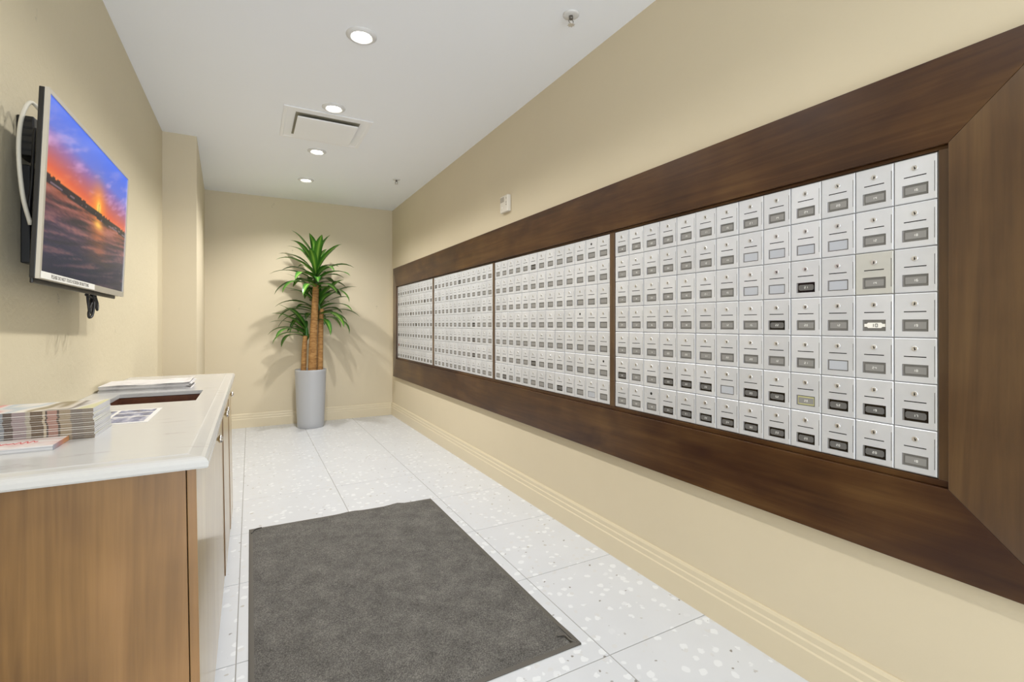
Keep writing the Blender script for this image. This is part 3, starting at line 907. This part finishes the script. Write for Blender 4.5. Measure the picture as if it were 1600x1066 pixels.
# screen picture: a sunset over a wet beach, as vertex colours on a grid
SW0, SW1, SH0, SH1 = -TW / 2 + bz, TW / 2 - bz, -THh / 2 + bzb, THh / 2 - bz
NX, NZ = 176, 104
def lerp(a, b, t): return tuple(x + (y - x) * t for x, y in zip(a, b))
def grad(stops, t):
    for (p0, c0), (p1, c1) in zip(stops, stops[1:]):
        if t <= p1:
            return lerp(c0, c1, max(0, (t - p0) / (p1 - p0)))
    return stops[-1][1]
SKY = [(0, (236, 120, 60)), (0.12, (214, 92, 66)), (0.28, (176, 92, 108)), (0.45, (140, 98, 160)), (0.62, (92, 110, 206)), (1.0, (58, 104, 226))]
SEA = [(0, (150, 78, 54)), (0.15, (124, 68, 64)), (0.4, (70, 50, 74)), (0.7, (34, 34, 64)), (1.0, (22, 26, 54))]
def picture(u, v):                  # u 0..1 left to right, v 0..1 bottom to top -> sRGB 0..255
    hz = 0.535 - 0.03 * u
    sx_, sy_ = 0.56, hz + 0.055
    if v > hz:
        t = (v - hz) / (1 - hz)
        tt = t + 0.10 * (u - 0.5)
        c = grad(SKY, min(1, max(0, tt)))
        st = noise.fractal(Vector((u * 2.2 + v * 2.6, (v - 0.62 * u) * 11, 0.3)), 0.8, 2.0, 4)
        k = max(0, min(1, st * 1.1)) * max(0, min(1, 1.3 - abs(t - 0.42) * 2.0))
        c = lerp(c, (228, 176, 214) if t > 0.25 else (240, 140, 90), 0.75 * k)
        d = math.hypot((u - sx_) * 1.75, v - sy_)
        c = lerp(c, (255, 150, 40), 0.9 * math.exp(-(d / 0.15) ** 2))
        c = lerp(c, (255, 226, 110), math.exp(-(d / 0.045) ** 2))
        ridge = 0.026 - 0.004 * u + 0.006 * noise.noise(Vector((u * 30, 0, 0)))
        if v - hz < ridge: c = lerp((26, 20, 34), c, 0.08)
        if abs(u - sx_ - .004) < 0.004 and v - hz < 0.085: c = (60, 34, 30)
        return c
    t = (hz - v) / hz
    if t < 0.055: return (30, 24, 38) if noise.noise(Vector((u * 14, t * 60, 1))) < 0.25 else (120, 96, 110)
    c = grad(SEA, t)
    rp = noise.fractal(Vector((u * 3.2 + 1.5 * t, t * 17 + u * 5, 2.0)), 0.9, 2.0, 4)
    c = lerp(c, (20, 20, 40) if rp < 0.05 else (176, 112, 104), min(0.8, abs(rp - .05) * 1.3) * (1 - 0.6 * t))
    gw = abs(u - sx_ - 0.03 * t) / (0.06 + 0.17 * t)
    glow = math.exp(-gw * gw) * max(0, 1 - t * 1.25)
    c = lerp(c, (246, 126, 44), 0.85 * glow * (0.65 + 0.5 * noise.noise(Vector((u * 9, t * 40, 5)))))
    c = lerp(c, (255, 200, 90), max(0, 0.9 * math.exp(-(gw * 1.6) ** 2) * math.exp(-((t - 0.14) / 0.06) ** 2)))
    return c
verts, faces, cols = [], [], []
for j in range(NZ + 1):
    for i in range(NX + 1):
        u, v = i / NX, j / NZ
        verts.append((SW0 + (SW1 - SW0) * u, 0.003, SH0 + (SH1 - SH0) * v))
        cols.append(s2l(*[max(0, min(255, q)) for q in picture(u, v)]))
for j in range(NZ):
    for i in range(NX):
        k = j * (NX + 1) + i
        faces.append((k, k + 1, k + NX + 2, k + NX + 1))
me = bpy.data.meshes.new('screen')
me.from_pydata(verts, [], faces)
ca = me.color_attributes.new('picture', 'FLOAT_COLOR', 'POINT')
for k, c in enumerate(cols):
    ca.data[k].color = c
s = NT('lit_screen_picture')
vc = s.n('ShaderNodeVertexColor'); vc.layer_name = 'picture'
s.set(col=(0.01, 0.01, 0.01, 1), rough=0.2, es=1.0, spec=0.12)
s.l(vc.outputs[0], s.b.inputs['Emission Color'])
SCREEN_NT = s
me.materials.append(s.m)
put('screen', me, tv)
# notice strip along the lower bezel
st_ = lobj('notice_strip', box(SW0 - .004, SW0 + 0.47, -0.0012, -0.0002, -THh / 2 + .002, -THh / 2 + .0215), M['white_plate'], tv)
st_['label'] = 'white paper notice strip with a line of grey capitals'
tm = text_mesh('PLEASE DO NOT TOUCH SCREEN OR BUTTONS', 0.0155, plain('grey_capitals', s2l(110, 106, 100), rough=.6))
put('lettering', tm, st_, ((SW0 - .004 + SW0 + .47) / 2, -0.0015, -THh / 2 + .0115))
# wall mount behind it
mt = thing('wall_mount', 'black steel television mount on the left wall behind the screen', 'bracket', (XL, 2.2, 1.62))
obj('wall_shade_plate', box(XL, XL + .022, 1.99, 2.42, 1.40, 1.70, .003), M['gloss_black'], mt)  # mount plate enlarged downward, its black standing in for shade behind the screen
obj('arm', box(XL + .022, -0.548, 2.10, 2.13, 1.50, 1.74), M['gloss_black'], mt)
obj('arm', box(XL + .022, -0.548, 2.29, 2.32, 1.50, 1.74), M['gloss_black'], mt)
# black power box on the wall near the screen's near edge
pb = thing('power_box', 'black box on the left wall behind the near edge of the television', 'box', (XL, 2.005, 1.78))
obj('housing', box(XL, XL + .040, 1.96, 2.05, 1.72, 1.84, .004), M['gloss_black'], pb)
bm = bmesh.new()
for q in range(5): add_box(bm, XL + .008, XL + .034, 1.9585, 1.96, 1.735 + q * .022, 1.741 + q * .022)
obj('rib', bm, M['black'], pb)
bm = bmesh.new()
add_tube(bm, curve_pts([(-.545, 1.93, 1.845), (-.563, 1.90, 1.86), (-.574, 1.875, 1.80), (-.575, 1.86, 1.70), (-.568, 1.865, 1.58), (-.556, 1.88, 1.50)], 40), 0.0055, 10)
tag(obj('cable', bm, M['cable_white'], origin=(-.55, 1.86, 1.68)), 'white cable looping behind the near edge of the television', 'cable')
bm = bmesh.new()
add_tube(bm, curve_pts([(-.566, 1.945, 1.80), (-.562, 1.92, 1.72), (-.560, 1.90, 1.62), (-.562, 1.89, 1.56), (-.566, 1.91, 1.52), (-.560, 1.93, 1.55), (-.560, 1.93, 1.66)], 50), 0.004, 8)
tag(obj('cable', bm, M['cable_black'], origin=(-.55, 1.9, 1.68)), 'thin black cable hanging behind the near edge of the television', 'cable')
# bundle of slack black cable under the screen
bm = bmesh.new()
Q = Vector((-0.53, 2.36, 1.31))
def cq(l): return [Q + Vector(p) for p in l]
add_tube(bm, curve_pts(cq([(0, -.045, .02), (.004, -.05, -.02), (.006, -.04, -.055), (.004, -.015, -.02), (.0, .005, .02)]), 30), 0.0045, 8)
add_tube(bm, curve_pts(cq([(0.006, .0, .02), (.012, .012, -.02), (.012, .03, -.042), (.008, .055, -.02), (.0, .05, .022)]), 30), 0.0040, 8)
add_tube(bm, curve_pts(cq([(.004, .02, .02), (.01, -.005, -.03), (.01, -.03, -.065), (.006, -.05, -.07), (.004, -.04, -.045), (.006, -.01, -.01), (0, .03, .02)]), 36), 0.0045, 8)
add_tube(bm, curve_pts(cq([(0, -.06, .012), (0.004, 0, .004), (0, .06, .012)]), 12), 0.005, 8)
tag(obj('cable_bundle', bm, M['cable_black'], origin=Q), 'slack loops of black cable dangling below the television', 'cable')

# ------------------------------------------------------------------ ceiling fittings
LY = [5.50, 4.545, 3.575, 2.612, 1.655, 0.70]
LLAB = ['recessed downlight farthest down the ceiling, nearest the back wall', 'recessed downlight just beyond the square air vent',
        'recessed downlight touching the near edge of the square air vent', 'recessed downlight nearest the camera, largest in view',
        'recessed downlight out of view overhead, first beyond the camera', 'recessed downlight out of view directly above the camera']
for k, y in enumerate(LY):
    x = 0.517
    r = thing('recessed_downlight', LLAB[k], 'ceiling light', (x, y, ZC), group='row of downlights')
    bm = bmesh.new()
    add_lathe(bm, [(0.056, -0.0135), (0.060, -0.0140), (0.066, -0.012), (0.078, -0.004), (0.078, -0.0005)], x, y, ZC, 40, cap0=False, cap1=False)
    obj('trim_ring', bm, M['white_trim'], r)
    bm = bmesh.new()
    add_lathe(bm, [(0.0555, -0.0130), (0.050, -0.007), (0.044, -0.0030)], x, y, ZC, 40, cap0=False, cap1=False)
    obj('reflector', bm, M['reflector'], r)
    bm = bmesh.new()
    add_lathe(bm, [(0.044, -0.0030), (0.044, -0.0010)], x, y, ZC, 32)
    obj('lamp', bm, M['lamp'], r)
    l = bpy.data.lights.new('downlight_beam', 'SPOT')
    l.energy = DOWN_W * (1.25, 1.1, 0.98, 0.8, 0.5, 0.3)[k]; l.color = DOWN_COL; l.spot_size = math.radians(144); l.spot_blend = 0.7; l.shadow_soft_size = 0.03
    lo = bpy.data.objects.new('downlight_beam', l); C.objects.link(lo); lo.location = (0, 0, -0.045); lo.parent = r

vx, vy = 0.512, 3.99
vent = thing('air_vent', 'square white ceiling air vent with a lowered centre plate', 'vent', (vx, vy, ZC))
def ring(bm, h0, h1, z0, z1, mi=0):
    a = [bm.verts.new((vx + p * h0, vy + q * h0, z0)) for p, q in ((-1, -1), (1, -1), (1, 1), (-1, 1))]
    b = [bm.verts.new((vx + p * h1, vy + q * h1, z1)) for p, q in ((-1, -1), (1, -1), (1, 1), (-1, 1))]
    for k in range(4):
        bm.faces.new((a[k], a[(k + 1) % 4], b[(k + 1) % 4], b[k])).material_index = mi
    return a, b
bm = bmesh.new(); ring(bm, .305, .305, ZC - .0005, ZC - .008); ring(bm, .305, .285, ZC - .008, ZC - .008); ring(bm, .285, .278, ZC - .008, ZC - .004); ring(bm, .278, .225, ZC - .004, ZC - .002)
obj('frame', bm, M['vent_white'], vent)
obj('duct_opening', box(vx - .224, vx + .224, vy - .224, vy + .224, ZC - .003, ZC - .0008), M['vent_dark'], vent)
obj('centre_plate', box(vx - .212, vx + .212, vy - .212, vy + .212, ZC - .032, ZC - .022, .003), M['vent_white'], vent)
for p, q in ((-.15, -.15), (.15, -.15), (.15, .15), (-.15, .15)):
    obj('hanger', box(vx + p - .006, vx + p + .006, vy + q - .006, vy + q + .006, ZC - .023, ZC - .002), M['vent_white'], vent)

for (x, y, lab) in ((1.39, 1.94, 'ceiling sprinkler head nearer the camera, by the right wall'), (1.354, 5.03, 'ceiling sprinkler head near the back right corner')):
    r = thing('sprinkler_head', lab, 'sprinkler', (x, y, ZC), group='ceiling sprinklers')
    bm = bmesh.new(); add_lathe(bm, [(0.040, -0.0005), (0.040, -0.004), (0.032, -0.008), (0.016, -0.009)], x, y, ZC, 28, cap0=False)
    obj('escutcheon', bm, M['white_trim'], r)
    bm = bmesh.new(); add_lathe(bm, [(0.010, -0.009), (0.010, -0.022), (0.006, -0.026)], x, y, ZC, 14)
    for sgn in (-1, 1):
        add_tube(bm, curve_pts([(x + sgn * .008, y, ZC - .024), (x + sgn * .013, y, ZC - .036), (x + sgn * .003, y, ZC - .050)], 8), 0.002, 6)
    obj('body', bm, plain('dull_brass_grey', s2l(120, 116, 110), rough=.4, metal=.7), r)
    bm = bmesh.new(); add_lathe(bm, [(0.014, -0.050), (0.015, -0.0525)], x, y, ZC, 16)
    for k in range(8):
        a = k * PI / 4
        add_box(bm, x + .017 * math.cos(a) - .002, x + .017 * math.cos(a) + .002, y + .017 * math.sin(a) - .002, y + .017 * math.sin(a) + .002, ZC - .0525, ZC - .0505)
    obj('deflector', bm, M['lock'], r)

# wall sounder
al = thing('wall_alarm', 'small white alarm sounder high on the right wall above the walnut surround', 'alarm', (XR, 3.155, 2.04))
obj('case', box(XR - .030, XR, 3.095, 3.215, 2.045, 2.168, .006), M['white_plastic'], al)
bm = bmesh.new()
for q in range(5): add_box(bm, XR - .0312, XR - .030, 3.150, 3.208, 2.122 + q * .0075, 2.126 + q * .0075)
obj('grille', bm, M['grey_print'], al)
bm = bmesh.new()
for zz, hz_ in ((2.142, .004), (2.112, .0045), (2.095, .006)): add_box(bm, XR - .0312, XR - .030, 3.115 - hz_, 3.115 + hz_, zz - .004, zz + .004)
obj('marking', bm, M['grey_print'], al)
bm = bmesh.new(); add_lathe(bm, [(0.016, 0), (0.014, .003)], XR - .030, 3.185, 2.08, 20, M=Matrix.Rotation(-PI / 2, 4, 'Y'))
obj('button', bm, M['white_plastic'], al)

# ------------------------------------------------------------------ floor mat
mx0, mx1, my0, my1 = -0.006, 1.100, 1.470, 3.225
mat_ = thing('floor_mat', 'charcoal carpet entrance mat with a rubber edge on the tiled floor', 'mat', ((mx0 + mx1) / 2, (my0 + my1) / 2, 0.0002))
def mat_outline(ins, n=24):
    P = []
    cor = [(mx0 + ins, my0 + ins), (mx1 - ins, my0 + ins), (mx1 - ins, my1 - ins - .025), (mx0 + ins, my1 - ins)]
    for k in range(4):
        a, b = Vector(cor[k]), Vector(cor[(k + 1) % 4])
        for i in range(n):
            u = i / n
            p = a.lerp(b, u)
            lift = 0
            if k == 2: lift = 0.010 * math.exp(-((u - .22) / .035) ** 2) + 0.006 * math.exp(-((u - .48) / .05) ** 2)
            if k == 1: lift = 0.006 * math.exp(-((u - .02) / .03) ** 2)
            P.append((p.x, p.y, lift))
    return P
bm = bmesh.new()
rings = []
for ins, z in ((0, 0.0002), (0.0, 0.0028), (0.003, 0.0038), (0.019, 0.0042)):
    rings.append([bm.verts.new((x, y, z + .0002 + (l if z > .001 else 0))) for x, y, l in mat_outline(ins)])
for a, b in zip(rings, rings[1:]):
    for k in range(len(a)):
        bm.faces.new((a[k], a[(k + 1) % len(a)], b[(k + 1) % len(a)], b[k])).smooth = True
obj('rubber_edge', bm, M['rubber'], mat_)
bm = bmesh.new()
nx, ny = 44, 70
g = {}
for j in range(ny + 1):
    for i in range(nx + 1):
        u, v = i / nx, j / ny
        x = mx0 + .018 + (mx1 - mx0 - .036) * u
        yt = my1 - .018 - .025 * u
        y = my0 + .018 + (yt - my0 - .018) * v
        e = min(u, 1 - u, v, 1 - v)
        lift = (0.010 * math.exp(-((1 - u - .22) / .035) ** 2) + 0.006 * math.exp(-((1 - u - .48) / .05) ** 2)) * math.exp(-((1 - v) / .02) ** 2)
        zz = 0.0040 + (0.0030 if e > 0.004 else 0) + 0.0008 * noise.noise(Vector((x * 4, y * 4, 0))) + lift
        g[i, j] = bm.verts.new((x, y, zz))
for j in range(ny):
    for i in range(nx):
        bm.faces.new((g[i, j], g[i + 1, j], g[i + 1, j + 1], g[i, j + 1])).smooth = True
obj('carpet_pile', bm, M['carpet'], mat_)
# turned-up rubber corners
bm = bmesh.new(); add_tube(bm, curve_pts([(mx1 - .060, my0 + .075, .009), (mx1 - .035, my0 + .060, .014), (mx1 - .03, my0 + .03, .011), (mx1 - .012, my0 + .012, .006)], 14), 0.0045, 6)
obj('curled_corner', bm, M['rubber'], mat_)
bm = bmesh.new(); add_tube(bm, curve_pts([(mx0 + .012, my1 - .075, .007), (mx0 + .028, my1 - .03, .009), (mx0 + .065, my1 - .012, .007)], 12), 0.0035, 6)
obj('curled_corner', bm, M['rubber'], mat_)

# ------------------------------------------------------------------ potted plant
PX, PY = 0.630, 6.15
plant = thing('potted_plant', 'tall corn plant with three canes in a tapered grey planter by the back wall', 'plant', (PX, PY, 0))
bm = bmesh.new()
add_lathe(bm, [(0.142, 0.0), (0.146, 0.004), (0.150, 0.06), (0.162, 0.33), (0.173, 0.655), (0.175, 0.676), (0.172, 0.682), (0.163, 0.680), (0.160, 0.660), (0.158, 0.60)], PX, PY, 0.0003, 48, cap1=False)
obj('planter', bm, M['pot'], plant)
bm = bmesh.new()
prev = None
ringsn = []
for rr in (0.0, 0.04, 0.08, 0.12, 0.1585):
    ringsn.append([bm.verts.new((PX + rr * math.cos(t * PI / 12), PY + rr * math.sin(t * PI / 12), 0.655 + 0.008 * noise.noise(Vector((rr * 40, t * 3.1, 0))))) for t in range(24)])
for a, b in zip(ringsn, ringsn[1:]):
    for k in range(24): bm.faces.new((a[k], a[(k + 1) % 24], b[(k + 1) % 24], b[k]))
bmesh.ops.remove_doubles(bm, verts=bm.verts[:], dist=1e-4)
obj('soil', bm, M['soil'], plant)
RV = Vector((math.cos(TH), -math.sin(TH), 0)); FV = Vector((math.sin(TH), math.cos(TH), 0))
B0 = Vector((PX, PY, 0))
def at(r, f, z): return B0 + RV * r + FV * f + Vector((0, 0, z))
CANES = [(curve_pts([at(0.036, -0.04, .63), at(.046, -.04, 1.0), at(.064, -.04, 1.35), at(.080, -.04, 1.69)], 24), [0.049 - 0.015 * (i / 24) for i in range(25)]),
         (curve_pts([at(0.090, 0.05, .63), at(.094, .05, .95), at(.100, .05, 1.18), at(.108, .05, 1.40)], 20), [0.034 - 0.006 * (i / 20) for i in range(21)]),
         (curve_pts([at(-0.072, -0.03, .63), at(-.067, -.03, .8), at(-.061, -.03, .95), at(-.050, -.03, 1.08)], 16), [0.031 - 0.006 * (i / 16) for i in range(17)])]
for P, R_ in CANES:
    bm = bmesh.new()
    R2 = [r * (1 + 0.012 * math.sin(i * 2.1)) for i, r in enumerate(R_)]
    add_tube(bm, P, R2, 14)
    obj('cane', bm, M['cane'], plant)

def leaf(base, az, elev, L, W, droop, fold=0.25):
    """arching strap leaf; az measured in the camera-right / away plane, elev from the horizontal"""
    d = RV * math.cos(az) + FV * math.sin(az)
    side = RV * -math.sin(az) + FV * math.cos(az)
    n = 10
    pts, p, e = [], Vector(base), elev
    for i in range(n + 1):
        pts.append((p.copy(), e))
        p = p + (d * math.cos(e) + Vector((0, 0, math.sin(e)))) * (L / n)
        e -= droop / n * (0.5 + 1.2 * i / n)
    bm = bmesh.new()
    uvl = bm.loops.layers.uv.new('UVMap')
    rows = []
    for i, (q, e) in enumerate(pts):
        u = i / n
        wd = W * (0.30 + 0.70 * math.sin(min(1, u * 1.75 + 0.05) * PI / 2)) * (1 - max(0, (u - 0.55) / 0.45) ** 1.8) + 0.0012
        up = (-d * math.sin(e) + Vector((0, 0, math.cos(e))))
        wave = 0.12 * math.sin(u * 9 + az * 3)
        row = []
        for k, t in enumerate((-1, -0.5, 0, 0.5, 1)):
            row.append(bm.verts.new(q + side * (t * wd / 2) + up * (abs(t) * wd / 2 * (fold + wave))))
        rows.append(row)
    for i in range(n):
        for k in range(4):
            f = bm.faces.new((rows[i][k], rows[i][k + 1], rows[i + 1][k + 1], rows[i + 1][k]))
            f.smooth = True
            for lp, (uu, vv_) in zip(f.loops, ((k / 4, i / n), ((k + 1) / 4, i / n), ((k + 1) / 4, (i + 1) / n), (k / 4, (i + 1) / n))):
                lp[uvl].uv = (uu, vv_)
    for v_ in bm.verts:                                   # the wall behind pushes leaves forward
        if v_.co.y > 6.40: v_.co.y = 6.40 + 0.02 * math.tanh((v_.co.y - 6.40) / 0.2)
    o = obj('leaf', bm, M['leaf'], plant, fix=False)
    return o
rnd = random.Random(11)
def crown(top, n, zspan, L, W, el_lo, el_hi, az0=0, az_range=2 * PI):
    for k in range(n):
        u = k / (n - 1)                                   # 0 = lowest leaf, 1 = topmost
        az = az0 + (k * 2.39996) % (2 * PI) * az_range / (2 * PI)
        el = el_lo + (el_hi - el_lo) * u ** 1.5 + rnd.uniform(-.12, .12)
        ll = L * (0.88 + 0.24 * rnd.random()) * (1.0 - 0.12 * abs(u - 0.5))
        if math.sin(az) > 0.3: ll *= 0.75
        leaf(top + Vector((0, 0, zspan * (u - 0.75))), az, el, ll, W * rnd.uniform(.8, 1.15), rnd.uniform(1.2, 1.9) * (1.1 - 0.55 * u))
crown(at(.080, -.04, 1.83), 38, 0.27, 0.50, 0.088, math.radians(14), math.radians(86))
crown(at(.055, .07, 1.43), 32, 0.24, 0.52, 0.086, math.radians(20), math.radians(60), -0.75, PI * 1.5)
crown(at(-.050, -.03, 1.15), 14, 0.13, 0.44, 0.078, math.radians(24), math.radians(56), PI * 0.6, PI * 0.85)
bm = bmesh.new(); add_tube(bm, curve_pts([at(.080, -.03, 1.64), at(.080, -.03, 1.76), at(.080, -.03, 1.88)], 8), [.032, .030, .030, .028, .026, .024, .022, .018, .010], 10)
obj('leaf_sheath', bm, M['leaf'], plant)
bm = bmesh.new(); add_tube(bm, curve_pts([at(.095, .05, 1.38), at(.075, .04, 1.45), at(.060, .03, 1.54)], 8), [.028, .028, .027, .026, .025, .024, .022, .018, .010], 10)
obj('leaf_sheath', bm, M['leaf'], plant)
bm = bmesh.new(); add_tube(bm, curve_pts([at(-.045, -.01, 1.05), at(-.045, -.01, 1.12), at(-.045, -.01, 1.19)], 8), [.026, .026, .025, .024, .023, .022, .020, .016, .008], 10)
obj('leaf_sheath', bm, M['leaf'], plant)
